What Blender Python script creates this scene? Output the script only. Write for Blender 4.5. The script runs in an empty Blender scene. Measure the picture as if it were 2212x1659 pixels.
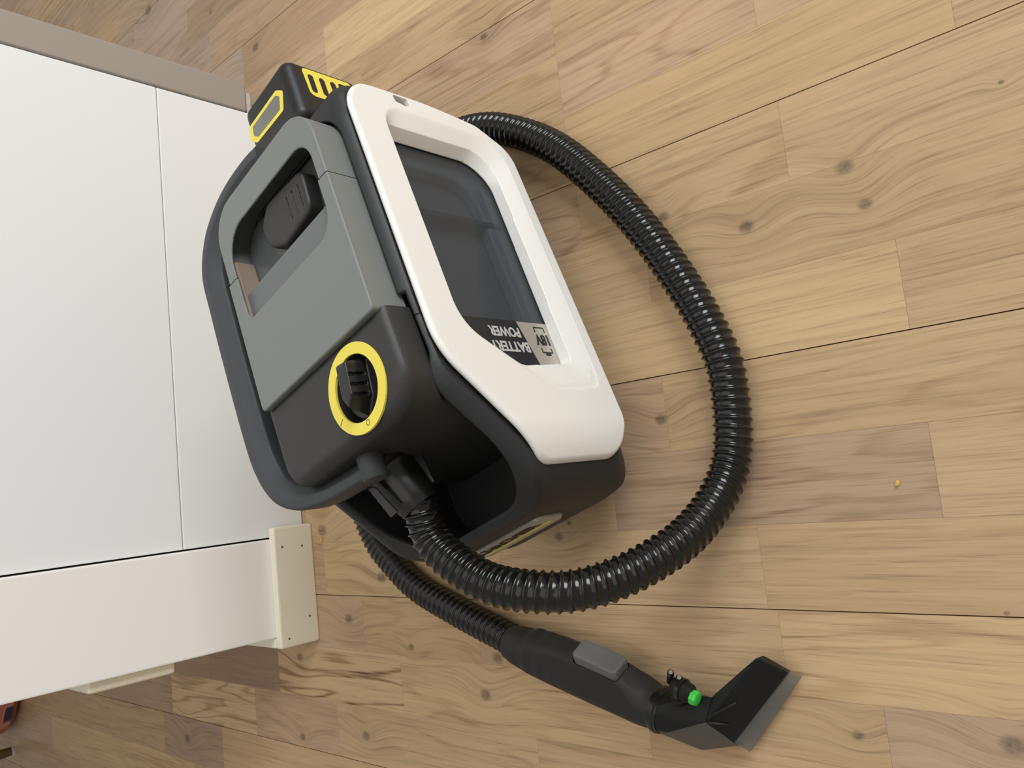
import bpy, bmesh, math, random
import numpy as np
from mathutils import Vector, Matrix

random.seed(7)
scene = bpy.context.scene
C = scene.collection

# ------------------------------------------------------------------ camera
WX = (0.98826, -0.10337, 0.11261); WY = (-0.15234, -0.73121, 0.66493); WZ = (0.01232, -0.67420, -0.73850)
def _orth():
    z = Vector(WZ).normalized(); x = Vector(WX); x = (x - z * x.dot(z)).normalized(); y = z.cross(x)
    return x, y, z
_x, _y, _z = _orth()
def c2w(v): return Vector((_x.dot(v), _y.dot(v), _z.dot(v)))      # phone axes (right, down, forward) -> world
cam = bpy.data.cameras.new('camera'); cam_o = bpy.data.objects.new('camera', cam); C.objects.link(cam_o)
right = c2w(Vector((0, 1, 0))); up = c2w(Vector((1, 0, 0))); fwd = c2w(Vector((0, 0, 1)))   # the phone was held turned by 90 degrees
cam_o.matrix_world = Matrix(((right.x, up.x, -fwd.x, 0), (right.y, up.y, -fwd.y, 0), (right.z, up.z, -fwd.z, 0.64), (0, 0, 0, 1)))
cam.sensor_width = 36.0; cam.sensor_fit = 'HORIZONTAL'; cam.lens = 36.0 * 1769.0 / 2212.0
cam.clip_start = 0.01
scene.camera = cam_o

# ------------------------------------------------------------------ light
w = bpy.data.worlds.new('room_light'); scene.world = w; w.use_nodes = True
bg = w.node_tree.nodes['Background']; bg.inputs[0].default_value = (1.0, 0.975, 0.945, 1); bg.inputs[1].default_value = 0.40
def area(name, loc, target, size, sizey, energy, col):
    l = bpy.data.lights.new(name, 'AREA'); l.shape = 'RECTANGLE'; l.size = size; l.size_y = sizey; l.energy = energy; l.color = col
    o = bpy.data.objects.new(name, l); C.objects.link(o); o.location = loc
    d = Vector(target) - Vector(loc); o.rotation_euler = d.to_track_quat('-Z', 'Y').to_euler()
    return o
area('daylight_window', (2.3, -1.25, 1.7), (0.4, 0.9, 0.1), 1.7, 1.5, 94, (0.93, 0.97, 1.0))
area('ceiling_bounce', (0.2, 0.2, 2.5), (0.1, 0.7, 0.0), 2.2, 2.2, 16, (1.0, 0.95, 0.88))
vs = scene.view_settings; vs.view_transform = 'Standard'; vs.look = 'None'; vs.gamma = 1.0; vs.use_curve_mapping = False
vs.exposure = -0.16

# ------------------------------------------------------------------ materials
def srgb(r, g, b):
    f = lambda c: (c / 255 / 12.92) if c / 255 <= 0.04045 else ((c / 255 + 0.055) / 1.055) ** 2.4
    return (f(r), f(g), f(b), 1)
def N(t, kind, **kw):
    n = t.nodes.new(kind)
    for k, v in kw.items():
        if k in n.inputs.keys() if isinstance(k, str) else False: n.inputs[k].default_value = v
        else: setattr(n, k, v)
    return n
MATS = {}
def mat(name, col, rough=0.5, metal=0.0, spec=0.5, grain=0.0, gscale=900, coat=0.0, trans=0.0, alpha=1.0, vary=0.0):
    if name in MATS: return MATS[name]
    m = bpy.data.materials.new(name); m.use_nodes = True; t = m.node_tree; b = t.nodes['Principled BSDF']
    b.inputs['Base Color'].default_value = col; b.inputs['Roughness'].default_value = rough; b.inputs['Metallic'].default_value = metal
    b.inputs['Specular IOR Level'].default_value = spec; b.inputs['Coat Weight'].default_value = coat; b.inputs['Coat Roughness'].default_value = 0.08
    b.inputs['Transmission Weight'].default_value = trans; b.inputs['Alpha'].default_value = alpha
    tc = t.nodes.new('ShaderNodeTexCoord')
    if grain > 0:
        nz = t.nodes.new('ShaderNodeTexNoise'); nz.inputs['Scale'].default_value = gscale; nz.inputs['Detail'].default_value = 2
        t.links.new(tc.outputs['Object'], nz.inputs['Vector'])
        bp = t.nodes.new('ShaderNodeBump'); bp.inputs['Strength'].default_value = grain; bp.inputs['Distance'].default_value = 0.0004
        t.links.new(nz.outputs['Fac'], bp.inputs['Height']); t.links.new(bp.outputs['Normal'], b.inputs['Normal'])
    if vary > 0:
        nz = t.nodes.new('ShaderNodeTexNoise'); nz.inputs['Scale'].default_value = 9; nz.inputs['Detail'].default_value = 4
        t.links.new(tc.outputs['Object'], nz.inputs['Vector'])
        mx = t.nodes.new('ShaderNodeMix'); mx.data_type = 'RGBA'; mx.blend_type = 'MIX'
        mx.inputs[6].default_value = col; mx.inputs[7].default_value = tuple(c * (1 - vary) for c in col[:3]) + (1,)
        t.links.new(nz.outputs['Fac'], mx.inputs[0]); t.links.new(mx.outputs[2], b.inputs['Base Color'])
    MATS[name] = m
    return m
M_black = mat('black_shell_plastic', srgb(46, 47, 48), 0.5, spec=0.4, grain=0.25)
M_house = mat('black_housing_plastic', srgb(50, 50, 49), 0.48, spec=0.4, grain=0.25)
M_cavity = mat('black_gloss_plastic', srgb(24, 24, 23), 0.28, spec=0.5)
M_white = mat('white_plastic', srgb(238, 236, 230), 0.42, spec=0.45, grain=0.12, gscale=700)
M_grey = mat('grey_lid_plastic', srgb(124, 127, 124), 0.45, spec=0.4, grain=0.15, gscale=1100)
M_handle = mat('dark_grey_handle_plastic', srgb(62, 65, 68), 0.5, spec=0.4, grain=0.2)
M_yellow = mat('yellow_print', srgb(243, 224, 88), 0.5)
M_battery = mat('black_battery_plastic', srgb(36, 36, 35), 0.42, spec=0.4, grain=0.15)
M_knob = mat('black_knob_plastic', srgb(26, 26, 26), 0.3)
M_hose = mat('black_hose_plastic', srgb(18, 18, 17), 0.17, spec=0.5)
M_grip = mat('charcoal_grip_plastic', srgb(43, 42, 40), 0.52, spec=0.3, grain=0.2)
M_button = mat('grey_button_plastic', srgb(104, 104, 102), 0.5)
M_nozlit = mat('lit_nozzle_plastic', srgb(88, 85, 81), 0.5, spec=0.35)  # brightening of the upward-facing cheek is put into this lighter grey
M_nozb = mat('black_nozzle_plastic', srgb(19, 19, 16), 0.5, spec=0.3)
M_green = mat('green_spray_plastic', srgb(60, 190, 70), 0.3, spec=0.5)
M_silver = mat('silver_badge', srgb(186, 180, 168), 0.38, metal=0.35)
M_navy = mat('dark_navy_sticker', srgb(34, 37, 44), 0.35)
M_print = mat('black_print', srgb(28, 28, 28), 0.5)
M_printw = mat('pale_print', srgb(188, 188, 186), 0.5)
M_lcd = mat('grey_display_glass', srgb(112, 114, 106), 0.12, spec=0.6)
M_tank = mat('grey_tank_plastic', srgb(128, 132, 135), 0.4)
M_rim = mat('pale_tank_rim', srgb(196, 202, 206), 0.35)
M_tankd = mat('dark_tank_plastic', srgb(88, 91, 92), 0.3)
M_floor_refl = mat('tank_wall_floor_reflection', srgb(140, 122, 106), 0.3)  # oak floor's reflection in the clear wall, painted as a tan base colour
M_latch = mat('black_latch_plastic', srgb(44, 43, 42), 0.5)
M_fridge = mat('white_enamel', srgb(240, 241, 240), 0.42, spec=0.4, grain=0.12, gscale=420)
M_steel = mat('grey_steel_paint', srgb(168, 160, 151), 0.42, metal=0.25, spec=0.4)
M_gasket = mat('dark_gasket', srgb(40, 40, 42), 0.6)
M_chrome = mat('chrome', srgb(215, 218, 222), 0.15, metal=1.0)
M_wall = mat('white_wall_paint', srgb(248, 244, 238), 0.7, spec=0.2, grain=0.25, gscale=120, vary=0.02)
M_trim = mat('cream_trim_paint', srgb(250, 243, 220), 0.45, spec=0.4, vary=0.05)
M_nail = mat('brown_nail_hole', srgb(120, 72, 50), 0.7)
M_sub = mat('dark_subfloor', srgb(48, 34, 24), 0.8)
M_crumb = mat('yellow_crumb', srgb(222, 178, 88), 0.7)
M_legw = mat('brown_stained_wood', srgb(104, 82, 46), 0.5, vary=0.3)
M_glide = mat('white_glide', srgb(205, 205, 215), 0.4)

def glass_mat(name, tint, fac):
    m = bpy.data.materials.new(name); m.use_nodes = True; t = m.node_tree; t.nodes.clear()
    o = t.nodes.new('ShaderNodeOutputMaterial'); tr = t.nodes.new('ShaderNodeBsdfTransparent'); tr.inputs[0].default_value = tint
    p = t.nodes.new('ShaderNodeBsdfPrincipled'); p.inputs['Base Color'].default_value = tuple(c * 0.25 for c in tint[:3]) + (1,)
    p.inputs['Roughness'].default_value = 0.06; p.inputs['Specular IOR Level'].default_value = 0.6
    mx = t.nodes.new('ShaderNodeMixShader'); mx.inputs[0].default_value = fac
    t.links.new(tr.outputs[0], mx.inputs[1]); t.links.new(p.outputs[0], mx.inputs[2]); t.links.new(mx.outputs[0], o.inputs[0])
    return m
M_smoke = glass_mat('smoked_clear_plastic', srgb(206, 210, 214), 0.24)
M_clear = glass_mat('clear_plastic', srgb(238, 238, 236), 0.42)

# ---- oak parquet: per-stave colour from the object (or a colour attribute), grain along Y
KNOTS = [(.210,.208,.010),(.177,.197,.008),(.187,.294,.010),(.219,.371,.008),(.482,.564,.008),(-.045,.944,.014),(.037,.400,.009),
         (-.065,.535,.008),(-.106,.825,.012),(-.159,.900,.011),(-.187,.780,.007),(-.231,.662,.011),(-.302,.883,.010),(-.322,1.027,.009),
         (-.370,1.370,.013),(.899,1.359,.017),(.675,1.019,.012),(-.190,.638,.011),(-.222,.262,.007),(-.215,.157,.012),(-.127,.148,.003),
         (.233,.097,.003),(.790,1.142,.006),(-.215,1.02,.010),(-.052,.520,.004)]
def wood_mat(name, from_object):
    m = bpy.data.materials.new(name); m.use_nodes = True; t = m.node_tree; L = t.links.new; b = t.nodes['Principled BSDF']
    def math_(op, a, bb=None, clamp=False):
        n = t.nodes.new('ShaderNodeMath'); n.operation = op; n.use_clamp = clamp
        for i, v in enumerate((a, bb)):
            if v is None: continue
            if isinstance(v, (int, float)): n.inputs[i].default_value = v
            else: L(v, n.inputs[i])
        return n.outputs[0]
    if from_object:
        oi = t.nodes.new('ShaderNodeObjectInfo'); col = oi.outputs['Color']; rnd = oi.outputs['Random']; fig = oi.outputs['Alpha']
    else:
        at = t.nodes.new('ShaderNodeAttribute'); at.attribute_name = 'stave'; col = at.outputs['Color']; rnd = at.outputs['Alpha']; fig = at.outputs['Alpha']
    geo = t.nodes.new('ShaderNodeNewGeometry'); sep = t.nodes.new('ShaderNodeSeparateXYZ'); L(geo.outputs['Position'], sep.inputs[0])
    X, Y = sep.outputs[0], sep.outputs[1]
    field = None; core = None
    for kx, ky, kr in KNOTS:
        dx = math_('MULTIPLY', math_('SUBTRACT', X, kx), 1.0 / kr); dy = math_('MULTIPLY', math_('SUBTRACT', Y, ky), 0.75 / kr)
        d2 = math_('ADD', math_('MULTIPLY', dx, dx), math_('MULTIPLY', dy, dy))
        g = math_('MULTIPLY', math_('EXPONENT', math_('MULTIPLY', d2, -0.16)), kr)
        c = math_('EXPONENT', math_('MULTIPLY', math_('MULTIPLY', d2, d2), -13.0))
        field = g if field is None else math_('ADD', field, g); core = c if core is None else math_('ADD', core, c)
    rs = math_('MULTIPLY', rnd, 57.0)
    def noise(sx, sy, detail, rough=0.55, warp=True, dist=0.0):
        cx = t.nodes.new('ShaderNodeCombineXYZ')
        x_ = math_('ADD', X, math_('MULTIPLY', field, 1.6)) if warp else X
        L(math_('MULTIPLY', x_, sx), cx.inputs[0]); L(math_('MULTIPLY', Y, sy), cx.inputs[1]); L(rs, cx.inputs[2])
        n = t.nodes.new('ShaderNodeTexNoise'); n.inputs['Scale'].default_value = 1.0; n.inputs['Detail'].default_value = detail
        n.inputs['Roughness'].default_value = rough; n.inputs['Distortion'].default_value = dist; L(cx.outputs[0], n.inputs['Vector'])
        return n.outputs['Fac']
    fine = noise(620, 15, 3, 0.65)
    mid = noise(120, 4.5, 3)
    broad = noise(22, 2.2, 2)
    streak = noise(270, 6.5, 4, 0.6)
    ringn = noise(17, 2.6, 2, 0.45, dist=0.4)
    ring = math_('SINE', math_('ADD', math_('MULTIPLY', ringn, 46.0), math_('MULTIPLY', mid, 5.0)))
    ring = math_('POWER', math_('MAXIMUM', ring, 0.0), 2.5)
    ring = math_('MULTIPLY', ring, math_('MULTIPLY', math_('MULTIPLY', fine, 1.6), fig))
    pore = math_('MULTIPLY', math_('MAXIMUM', math_('SUBTRACT', fine, 0.56), 0.0), 4.2)
    light = math_('SUBTRACT', 1.0, math_('MULTIPLY', math_('SUBTRACT', mid, 0.5), 0.30))
    light = math_('SUBTRACT', light, math_('MULTIPLY', math_('SUBTRACT', broad, 0.5), 0.28))
    light = math_('SUBTRACT', light, math_('MULTIPLY', math_('MAXIMUM', math_('SUBTRACT', streak, 0.5), 0.0), 1.15))
    light = math_('SUBTRACT', light, math_('MULTIPLY', pore, 0.42))
    light = math_('ADD', light, 0.055)
    light = math_('SUBTRACT', light, math_('MULTIPLY', ring, 0.24))
    light = math_('SUBTRACT', light, math_('MULTIPLY', field, 6.0))
    vm = t.nodes.new('ShaderNodeVectorMath'); vm.operation = 'SCALE'; L(col, vm.inputs[0]); L(light, vm.inputs['Scale'])
    mx = t.nodes.new('ShaderNodeMix'); mx.data_type = 'RGBA'; L(math_('MULTIPLY', core, math_('ADD', math_('MULTIPLY', noise(300, 300, 2, warp=False), 0.9), 0.15), True), mx.inputs[0])
    L(vm.outputs[0], mx.inputs[6]); mx.inputs[7].default_value = srgb(78, 66, 56)
    tint = t.nodes.new('ShaderNodeMix'); tint.data_type = 'RGBA'; tint.blend_type = 'MULTIPLY'; L(math_('MULTIPLY', ring, 0.35, True), tint.inputs[0])
    L(mx.outputs[2], tint.inputs[6]); tint.inputs[7].default_value = (0.92, 0.72, 0.55, 1)
    L(tint.outputs[2], b.inputs['Base Color'])
    b.inputs['Roughness'].default_value = 0.42; b.inputs['Specular IOR Level'].default_value = 0.32
    bp = t.nodes.new('ShaderNodeBump'); bp.inputs['Strength'].default_value = 0.3; bp.inputs['Distance'].default_value = 0.0006
    L(math_('SUBTRACT', 1.0, math_('ADD', fine, ring)), bp.inputs['Height']); L(bp.outputs['Normal'], b.inputs['Normal'])
    return m
M_oak = wood_mat('oak_parquet', True); M_oak_far = wood_mat('oak_parquet_joined', False)

# ------------------------------------------------------------------ object helpers
def link(name, me, m=None, parent=None):
    o = bpy.data.objects.new(name, me); C.objects.link(o)
    if m is not None: me.materials.append(m)
    if parent is not None: o.parent = parent
    return o
def empty(name, loc=(0, 0, 0), rz=0):
    o = bpy.data.objects.new(name, None); C.objects.link(o); o.location = loc; o.rotation_euler = (0, 0, rz); o.empty_display_size = 0.05
    return o
def tag(o, label=None, cat=None, kind=None, group=None):
    if label: o['label'] = label
    if cat: o['category'] = cat
    if kind: o['kind'] = kind
    if group: o['group'] = group
    return o
def pyd(name, V, F, m=None, parent=None, smooth=False):
    me = bpy.data.meshes.new(name); me.from_pydata([tuple(v) for v in V], [], [tuple(f) for f in F]); me.update()
    if smooth: me.polygons.foreach_set('use_smooth', [True] * len(me.polygons))
    return link(name, me, m, parent)
def box(name, lo, hi, m, parent=None, bevel=0.0, seg=2):
    bm = bmesh.new(); bmesh.ops.create_cube(bm, size=1)
    for v in bm.verts: v.co = Vector([(lo[i] + hi[i]) / 2 + v.co[i] * (hi[i] - lo[i]) for i in range(3)])
    if bevel: bmesh.ops.bevel(bm, geom=bm.edges[:], offset=bevel, segments=seg, affect='EDGES', profile=0.6)
    me = bpy.data.meshes.new(name); bm.to_mesh(me); bm.free()
    return link(name, me, m, parent)
def frame(ax):
    ax = Vector(ax).normalized(); r = Vector((0, 0, 1)) if abs(ax.z) < 0.9 else Vector((1, 0, 0))
    u = ax.cross(r).normalized(); return ax, u, ax.cross(u)
def lathe(name, origin, axis, prof, m, parent=None, n=40, smooth=True):
    ax, u, v = frame(axis); o = Vector(origin); V = []; F = []
    for (s, r) in prof:
        for i in range(n):
            a = 2 * math.pi * i / n; V.append(o + ax * s + (u * math.cos(a) + v * math.sin(a)) * r)
    for j in range(len(prof) - 1):
        for i in range(n):
            k = (i + 1) % n; F.append((j * n + i, j * n + k, (j + 1) * n + k, (j + 1) * n + i))
    F.append(tuple(range(n))[::-1]); F.append(tuple((len(prof) - 1) * n + i for i in range(n)))
    bm = bmesh.new(); me = bpy.data.meshes.new(name); me.from_pydata([tuple(p) for p in V], [], F); bm.from_mesh(me)
    bmesh.ops.recalc_face_normals(bm, faces=bm.faces[:]); bm.to_mesh(me); bm.free()
    if smooth:
        me.polygons.foreach_set('use_smooth', [True] * len(me.polygons)); 
        try: me.set_sharp_from_angle(angle=math.radians(38))
        except Exception: pass
    return link(name, me, m, parent)
def arc_poly(pts, seg=5):
    out = []; n = len(pts)
    for i in range(n):
        p = Vector(pts[i][:2]); r = pts[i][2] if len(pts[i]) > 2 else 0
        a = (Vector(pts[i - 1][:2]) - p); b = (Vector(pts[(i + 1) % n][:2]) - p)
        if r <= 0: out.append((p.x, p.y)); continue
        la, lb = a.length, b.length; a.normalize(); b.normalize()
        ang = math.acos(max(-1, min(1, a.dot(b)))); d = min(r / math.tan(ang / 2), la * 0.49, lb * 0.49); r = d * math.tan(ang / 2)
        c = p + (a + b).normalized() * (r / math.sin(ang / 2)); s = p + a * d; e = p + b * d
        a0 = math.atan2(s.y - c.y, s.x - c.x); a1 = math.atan2(e.y - c.y, e.x - c.x); da = (a1 - a0 + math.pi) % (2 * math.pi) - math.pi
        for k in range(seg + 1):
            t = a0 + da * k / seg; out.append((c.x + r * math.cos(t), c.y + r * math.sin(t)))
    return out
def prism(name, poly, to3, h0, h1, m, parent=None, bevel=0.0, smooth=False):
    """poly in 2D, to3(a, b, h) -> local point; a plate between heights h0 and h1"""
    bm = bmesh.new(); vs = [bm.verts.new(to3(a, b, h0)) for a, b in poly]; f = bm.faces.new(vs)
    r = bmesh.ops.extrude_face_region(bm, geom=[f]); tops = [g for g in r['geom'] if isinstance(g, bmesh.types.BMVert)]
    for vtx, (a, b) in zip(tops, poly): pass
    d = Vector(to3(0, 0, h1)) - Vector(to3(0, 0, h0)); bmesh.ops.translate(bm, verts=tops, vec=d)
    bmesh.ops.recalc_face_normals(bm, faces=bm.faces[:])
    if bevel:
        es = [e for e in bm.edges if len(e.link_faces) == 2 and e.calc_face_angle(0) > 0.9]
        bmesh.ops.bevel(bm, geom=es, offset=bevel, segments=2, affect='EDGES', profile=0.6)
    me = bpy.data.meshes.new(name); bm.to_mesh(me); bm.free()
    return link(name, me, m, parent)
def text(name, body, size, origin, rt, upv, m, parent, extrude=0.0002, bold=0.0, align='LEFT', sx=1.0):
    cu = bpy.data.curves.new(name, 'FONT'); cu.body = body; cu.size = size; cu.extrude = extrude; cu.offset = bold; cu.align_x = align; cu.resolution_u = 3
    o = bpy.data.objects.new(name + '_tmp', cu); C.objects.link(o); bpy.context.view_layer.update()
    me = bpy.data.meshes.new_from_object(o.evaluated_get(bpy.context.evaluated_depsgraph_get())); bpy.data.objects.remove(o); me.name = name
    rt = Vector(rt).normalized(); upv = Vector(upv).normalized(); nn = rt.cross(upv)
    me.transform(Matrix(((rt.x, upv.x, nn.x, origin[0]), (rt.y, upv.y, nn.y, origin[1]), (rt.z, upv.z, nn.z, origin[2]), (0, 0, 0, 1))) @ Matrix.Diagonal((sx, 1, 1, 1)))
    me.materials.clear()
    return link(name, me, m, parent)

# ------------------------------------------------------------------ smooth solids from distance functions
def sdpoly(P):
    P = np.array(P, dtype=np.float64); Q = np.roll(P, 1, axis=0)
    def f(a, b):
        a, b = np.broadcast_arrays(a, b); d = np.full(a.shape, 1e9); s = np.ones(a.shape)
        for (px, py), (qx, qy) in zip(P, Q):
            ex, ey = qx - px, qy - py; wx, wy = a - px, b - py
            t = np.clip((wx * ex + wy * ey) / (ex * ex + ey * ey + 1e-18), 0, 1)
            bx, by = wx - ex * t, wy - ey * t; d = np.minimum(d, bx * bx + by * by)
            c1 = b >= py; c2 = b < qy; c3 = ex * wy > ey * wx
            s = np.where((c1 & c2 & c3) | (~c1 & ~c2 & ~c3), -s, s)
        return s * np.sqrt(d)
    return f
def rp(pts, seg=6): return sdpoly(arc_poly(pts, seg))
def rmax(a, b, r): return np.minimum(np.maximum(a, b), -r) + np.sqrt(np.maximum(a + r, 0) ** 2 + np.maximum(b + r, 0) ** 2)
def rmin(a, b, r): return -rmax(-a, -b, r)
def rsub(a, b, r): return rmax(a, -b, r)
def rbox(x, y, z, lo, hi, r):
    q = [np.abs(c - (l + h) / 2) - (h - l) / 2 + r for c, l, h in zip((x, y, z), lo, hi)]
    return np.sqrt(sum(np.maximum(c, 0) ** 2 for c in q)) + np.minimum(np.maximum(np.maximum(q[0], q[1]), q[2]), 0) - r
def solid(name, f, lo, hi, h, m, parent=None, mirror=False, cut=None):
    xs, ys, zs = [np.arange(l - 1.5 * h, u + 2.5 * h, h) for l, u in zip(lo, hi)]
    V = np.broadcast_to(f(xs[:, None, None], ys[None, :, None], zs[None, None, :]), (len(xs), len(ys), len(zs))).astype(np.float32)
    S = V < 0; n = [k - 1 for k in S.shape]
    cnt = sum(S[i:n[0] + i, j:n[1] + j, k:n[2] + k].astype(np.int8) for i in (0, 1) for j in (0, 1) for k in (0, 1))
    act = (cnt > 0) & (cnt < 8); I = np.argwhere(act); idx = np.full(act.shape, -1, dtype=np.int64); idx[act] = np.arange(len(I))
    cor = [(i, j, k) for i in (0, 1) for j in (0, 1) for k in (0, 1)]
    cv = np.stack([V[I[:, 0] + i, I[:, 1] + j, I[:, 2] + k] for i, j, k in cor], 1)
    acc = np.zeros((len(I), 3)); num = np.zeros(len(I))
    for a in range(8):
        for b2 in range(a + 1, 8):
            if sum(abs(p - q) for p, q in zip(cor[a], cor[b2])) != 1: continue
            va, vb = cv[:, a], cv[:, b2]; mk = (va < 0) != (vb < 0)
            t = np.where(mk, va / np.where(mk, va - vb, 1), 0)
            p = np.array(cor[a])[None] + t[:, None] * (np.array(cor[b2]) - np.array(cor[a]))[None]
            acc += np.where(mk[:, None], p, 0); num += mk
    P = np.array([xs[0], ys[0], zs[0]]) + (I + acc / num[:, None]) * h
    fp = lambda p: f(p[:, 0], p[:, 1], p[:, 2])
    e = h * 0.08; P0 = P.copy()
    def grad(p, v):
        return np.stack([(fp(p + np.eye(3)[i] * e) - v) / e for i in range(3)], 1)
    v = fp(P); G = grad(P, v)
    for it in range(2):
        g2 = np.maximum((G ** 2).sum(1), 0.2); P = P - np.clip(v / g2, -h, h)[:, None] * G
        v = fp(P)
    G = grad(P, v)
    G /= np.maximum(np.linalg.norm(G, axis=1), 1e-9)[:, None]
    F = []
    for ax in range(3):
        o = [1, 1, 1]; o[ax] = 0; b1, b2 = [(1, 2), (2, 0), (0, 1)][ax]
        s0 = [slice(1, n[0]), slice(1, n[1]), slice(1, n[2])]; s0[ax] = slice(0, n[ax]); s1 = list(s0); s1[ax] = slice(1, n[ax] + 1)
        A0 = S[tuple(s0)]; A1 = S[tuple(s1)]; E = np.argwhere(A0 != A1)
        if len(E) == 0: continue
        pos = A0[E[:, 0], E[:, 1], E[:, 2]]; base = E + np.array(o)
        def c(d1, d2):
            q = base.copy(); q[:, b1] -= d1; q[:, b2] -= d2; return idx[q[:, 0], q[:, 1], q[:, 2]]
        quad = np.stack([c(1, 1), c(0, 1), c(0, 0), c(1, 0)], 1); quad[~pos] = quad[~pos][:, ::-1]; F.append(quad)
    F = np.concatenate(F)
    if mirror: P[:, 1] *= -1; G[:, 1] *= -1; F = F[:, ::-1]
    me = bpy.data.meshes.new(name); me.vertices.add(len(P)); me.vertices.foreach_set('co', P.astype(np.float32).ravel())
    me.loops.add(F.size); me.loops.foreach_set('vertex_index', F.astype(np.int32).ravel())
    me.polygons.add(len(F)); me.polygons.foreach_set('loop_start', np.arange(0, F.size, 4, dtype=np.int32)); me.polygons.foreach_set('loop_total', np.full(len(F), 4, dtype=np.int32))
    me.update(calc_edges=True); me.validate()
    if cut:
        bm = bmesh.new(); bm.from_mesh(me); bmesh.ops.bisect_plane(bm, geom=bm.verts[:] + bm.edges[:] + bm.faces[:], plane_co=cut[0], plane_no=cut[1], clear_outer=True); bm.to_mesh(me); bm.free()
        Q = np.zeros(len(me.vertices) * 3); me.vertices.foreach_get('co', Q); Q = Q.reshape(-1, 3); G = grad(Q, fp(Q)); G /= np.maximum(np.linalg.norm(G, axis=1), 1e-9)[:, None]
    me.polygons.foreach_set('use_smooth', [True] * len(me.polygons))
    me.normals_split_custom_set_from_vertices([tuple(g) for g in G])
    return link(name, me, m, parent)

# ================================================================== SETTING
# ---- oak floor, boards of three strips running along Y
SW = 0.0685867; X0 = 0.0762
floor = box('floor', (-2.2, -1.6, -0.03), (2.8, 4.2, -0.0105), M_sub); tag(floor, 'light oak three-strip parquet floor', None, 'structure')
JOINTS = {11: [1.42], 10: [.80, 1.22], 9: [.72, 1.151], 8: [.60, 1.057], 7: [.38, .85, 1.30], 6: [.36, .78, 1.2], 5: [.10, .469], 4: [.26, .469], 3: [.118, .469],
          2: [.252, .464], 1: [.03, .394], 0: [-.06, .18, .60], -1: [.02, .394], -2: [.178, .462, .70], -3: [.321, .62, .944], -4: [.02, .313, .664, .870, 1.2],
          -5: [.24, .453, .803, 1.076, 1.281, 1.53], -6: [.27, .594, .941, 1.147, 1.417, 1.70], -7: [.33, .78, 1.253, 1.454, 1.8], -8: [.5, .95, 1.35, 1.62]}
TONE = {'y': (196, 165, 125), 'l': (203, 173, 132), 'p': (188, 157, 126), 'm': (189, 159, 122), 'g': (177, 149, 121), 'd': (161, 132, 107), 'c': (180, 156, 134)}
PICK = {(2, .252): ('m', .7), (2, .464): ('p', .95), (2, -9): ('m', .2), (1, .03): ('m', .3), (1, .394): ('m', .2), (0, .18): ('l', .2), (0, -.06): ('m', .2), (3, .469): ('m', .8), (4, .469): ('m', .8),
        (3, .118): ('y', .1), (4, .26): ('p', .8), (5, .10): ('m', .5), (3, -9): ('m', .3), (-1, .02): ('m', .5), (-1, .394): ('p', .6), (-2, -9): ('m', .2), (-2, .178): ('g', .7), (-2, .462): ('m', .3),
        (-3, -9): ('m', .2), (-3, .321): ('m', .4), (-3, .62): ('l', .5), (-3, .944): ('p', .3), (-4, .02): ('y', .8), (-4, .313): ('m', .4), (-4, .664): ('y', .6), (-4, .870): ('p', .4),
        (-5, -9): ('g', .4), (-5, .24): ('m', .4), (-5, .453): ('l', .7), (-5, .803): ('l', 2.3), (-5, 1.076): ('d', .2), (-5, 1.281): ('d', .3), (-6, .594): ('m', .5), (-6, .27): ('m', .6), (-6, .941): ('p', .5), (-6, 1.147): ('l', 1.6), (-6, 1.417): ('g', .3),
        (-7, .78): ('y', .3), (-7, 1.253): ('g', .4), (11, 1.42): ('c', .5), (11, -9): ('c', .4), (10, .80): ('g', .4), (10, 1.22): ('c', .5), (9, 1.151): ('c', .4), (9, .72): ('p', .3), (8, .60): ('p', .3), (8, 1.057): ('c', .5),
        (7, .38): ('l', .3), (7, .85): ('p', .6), (6, .36): ('m', .6), (6, .78): ('m', .3)}
unit = bpy.data.meshes.new('plank'); bm = bmesh.new(); bmesh.ops.create_cube(bm, size=1); bm.to_mesh(unit); bm.free(); unit.materials.append(M_oak)
near = []; far = []
rng = random.Random(11)
for k in range(-30, 38):
    js = sorted(JOINTS.get(k, []))
    y = js[0] if js else rng.uniform(0.2, 0.6)
    lo_ = [y]
    while y > -1.4: y -= rng.uniform(.28, .48); lo_.append(y)
    y = js[-1] if js else lo_[0]; hi_ = []
    while y < 4.0: y += rng.uniform(.24, .46); hi_.append(y)
    ys = sorted(set(lo_ + js + hi_))
    for a, b_ in zip(ys[:-1], ys[1:]):
        key = (k, a) if (k, a) in PICK else ((k, -9) if (js and abs(b_ - js[0]) < 1e-6) else None)
        tn, fg = PICK.get(key, (rng.choice('ymmpggc' if k > 5 else 'ymmmpgl'), rng.choice((.15, .3, .5, .8))))
        cc = TONE[tn]; j = rng.uniform(-5, 5); col = srgb(cc[0] + j, cc[1] + j, cc[2] + j)
        g0 = 0.00045 if k % 3 == 0 else 0.00006; g1 = 0.00045 if (k + 1) % 3 == 0 else 0.00006
        rec = (X0 + k * SW + g0, X0 + (k + 1) * SW - g1, a + .00008, b_ - .00008, col, fg)
        cx, cy = (rec[0] + rec[1]) / 2, (rec[2] + rec[3]) / 2
        vis = (rec[3] > 0.05 and rec[2] < 2.5 and cx > -0.30 - 0.13 * cy - 0.06 and cx < 0.28 + 0.50 * cy + 0.08)
        (near if vis else far).append(rec)
for r in near:
    o = bpy.data.objects.new('plank', unit); C.objects.link(o); o.parent = floor
    o.location = ((r[0] + r[1]) / 2, (r[2] + r[3]) / 2, -0.005); o.scale = (r[1] - r[0], r[3] - r[2], 0.01); o.color = (r[4][0], r[4][1], r[4][2], r[5])
V = []; F = []; CL = []
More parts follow.
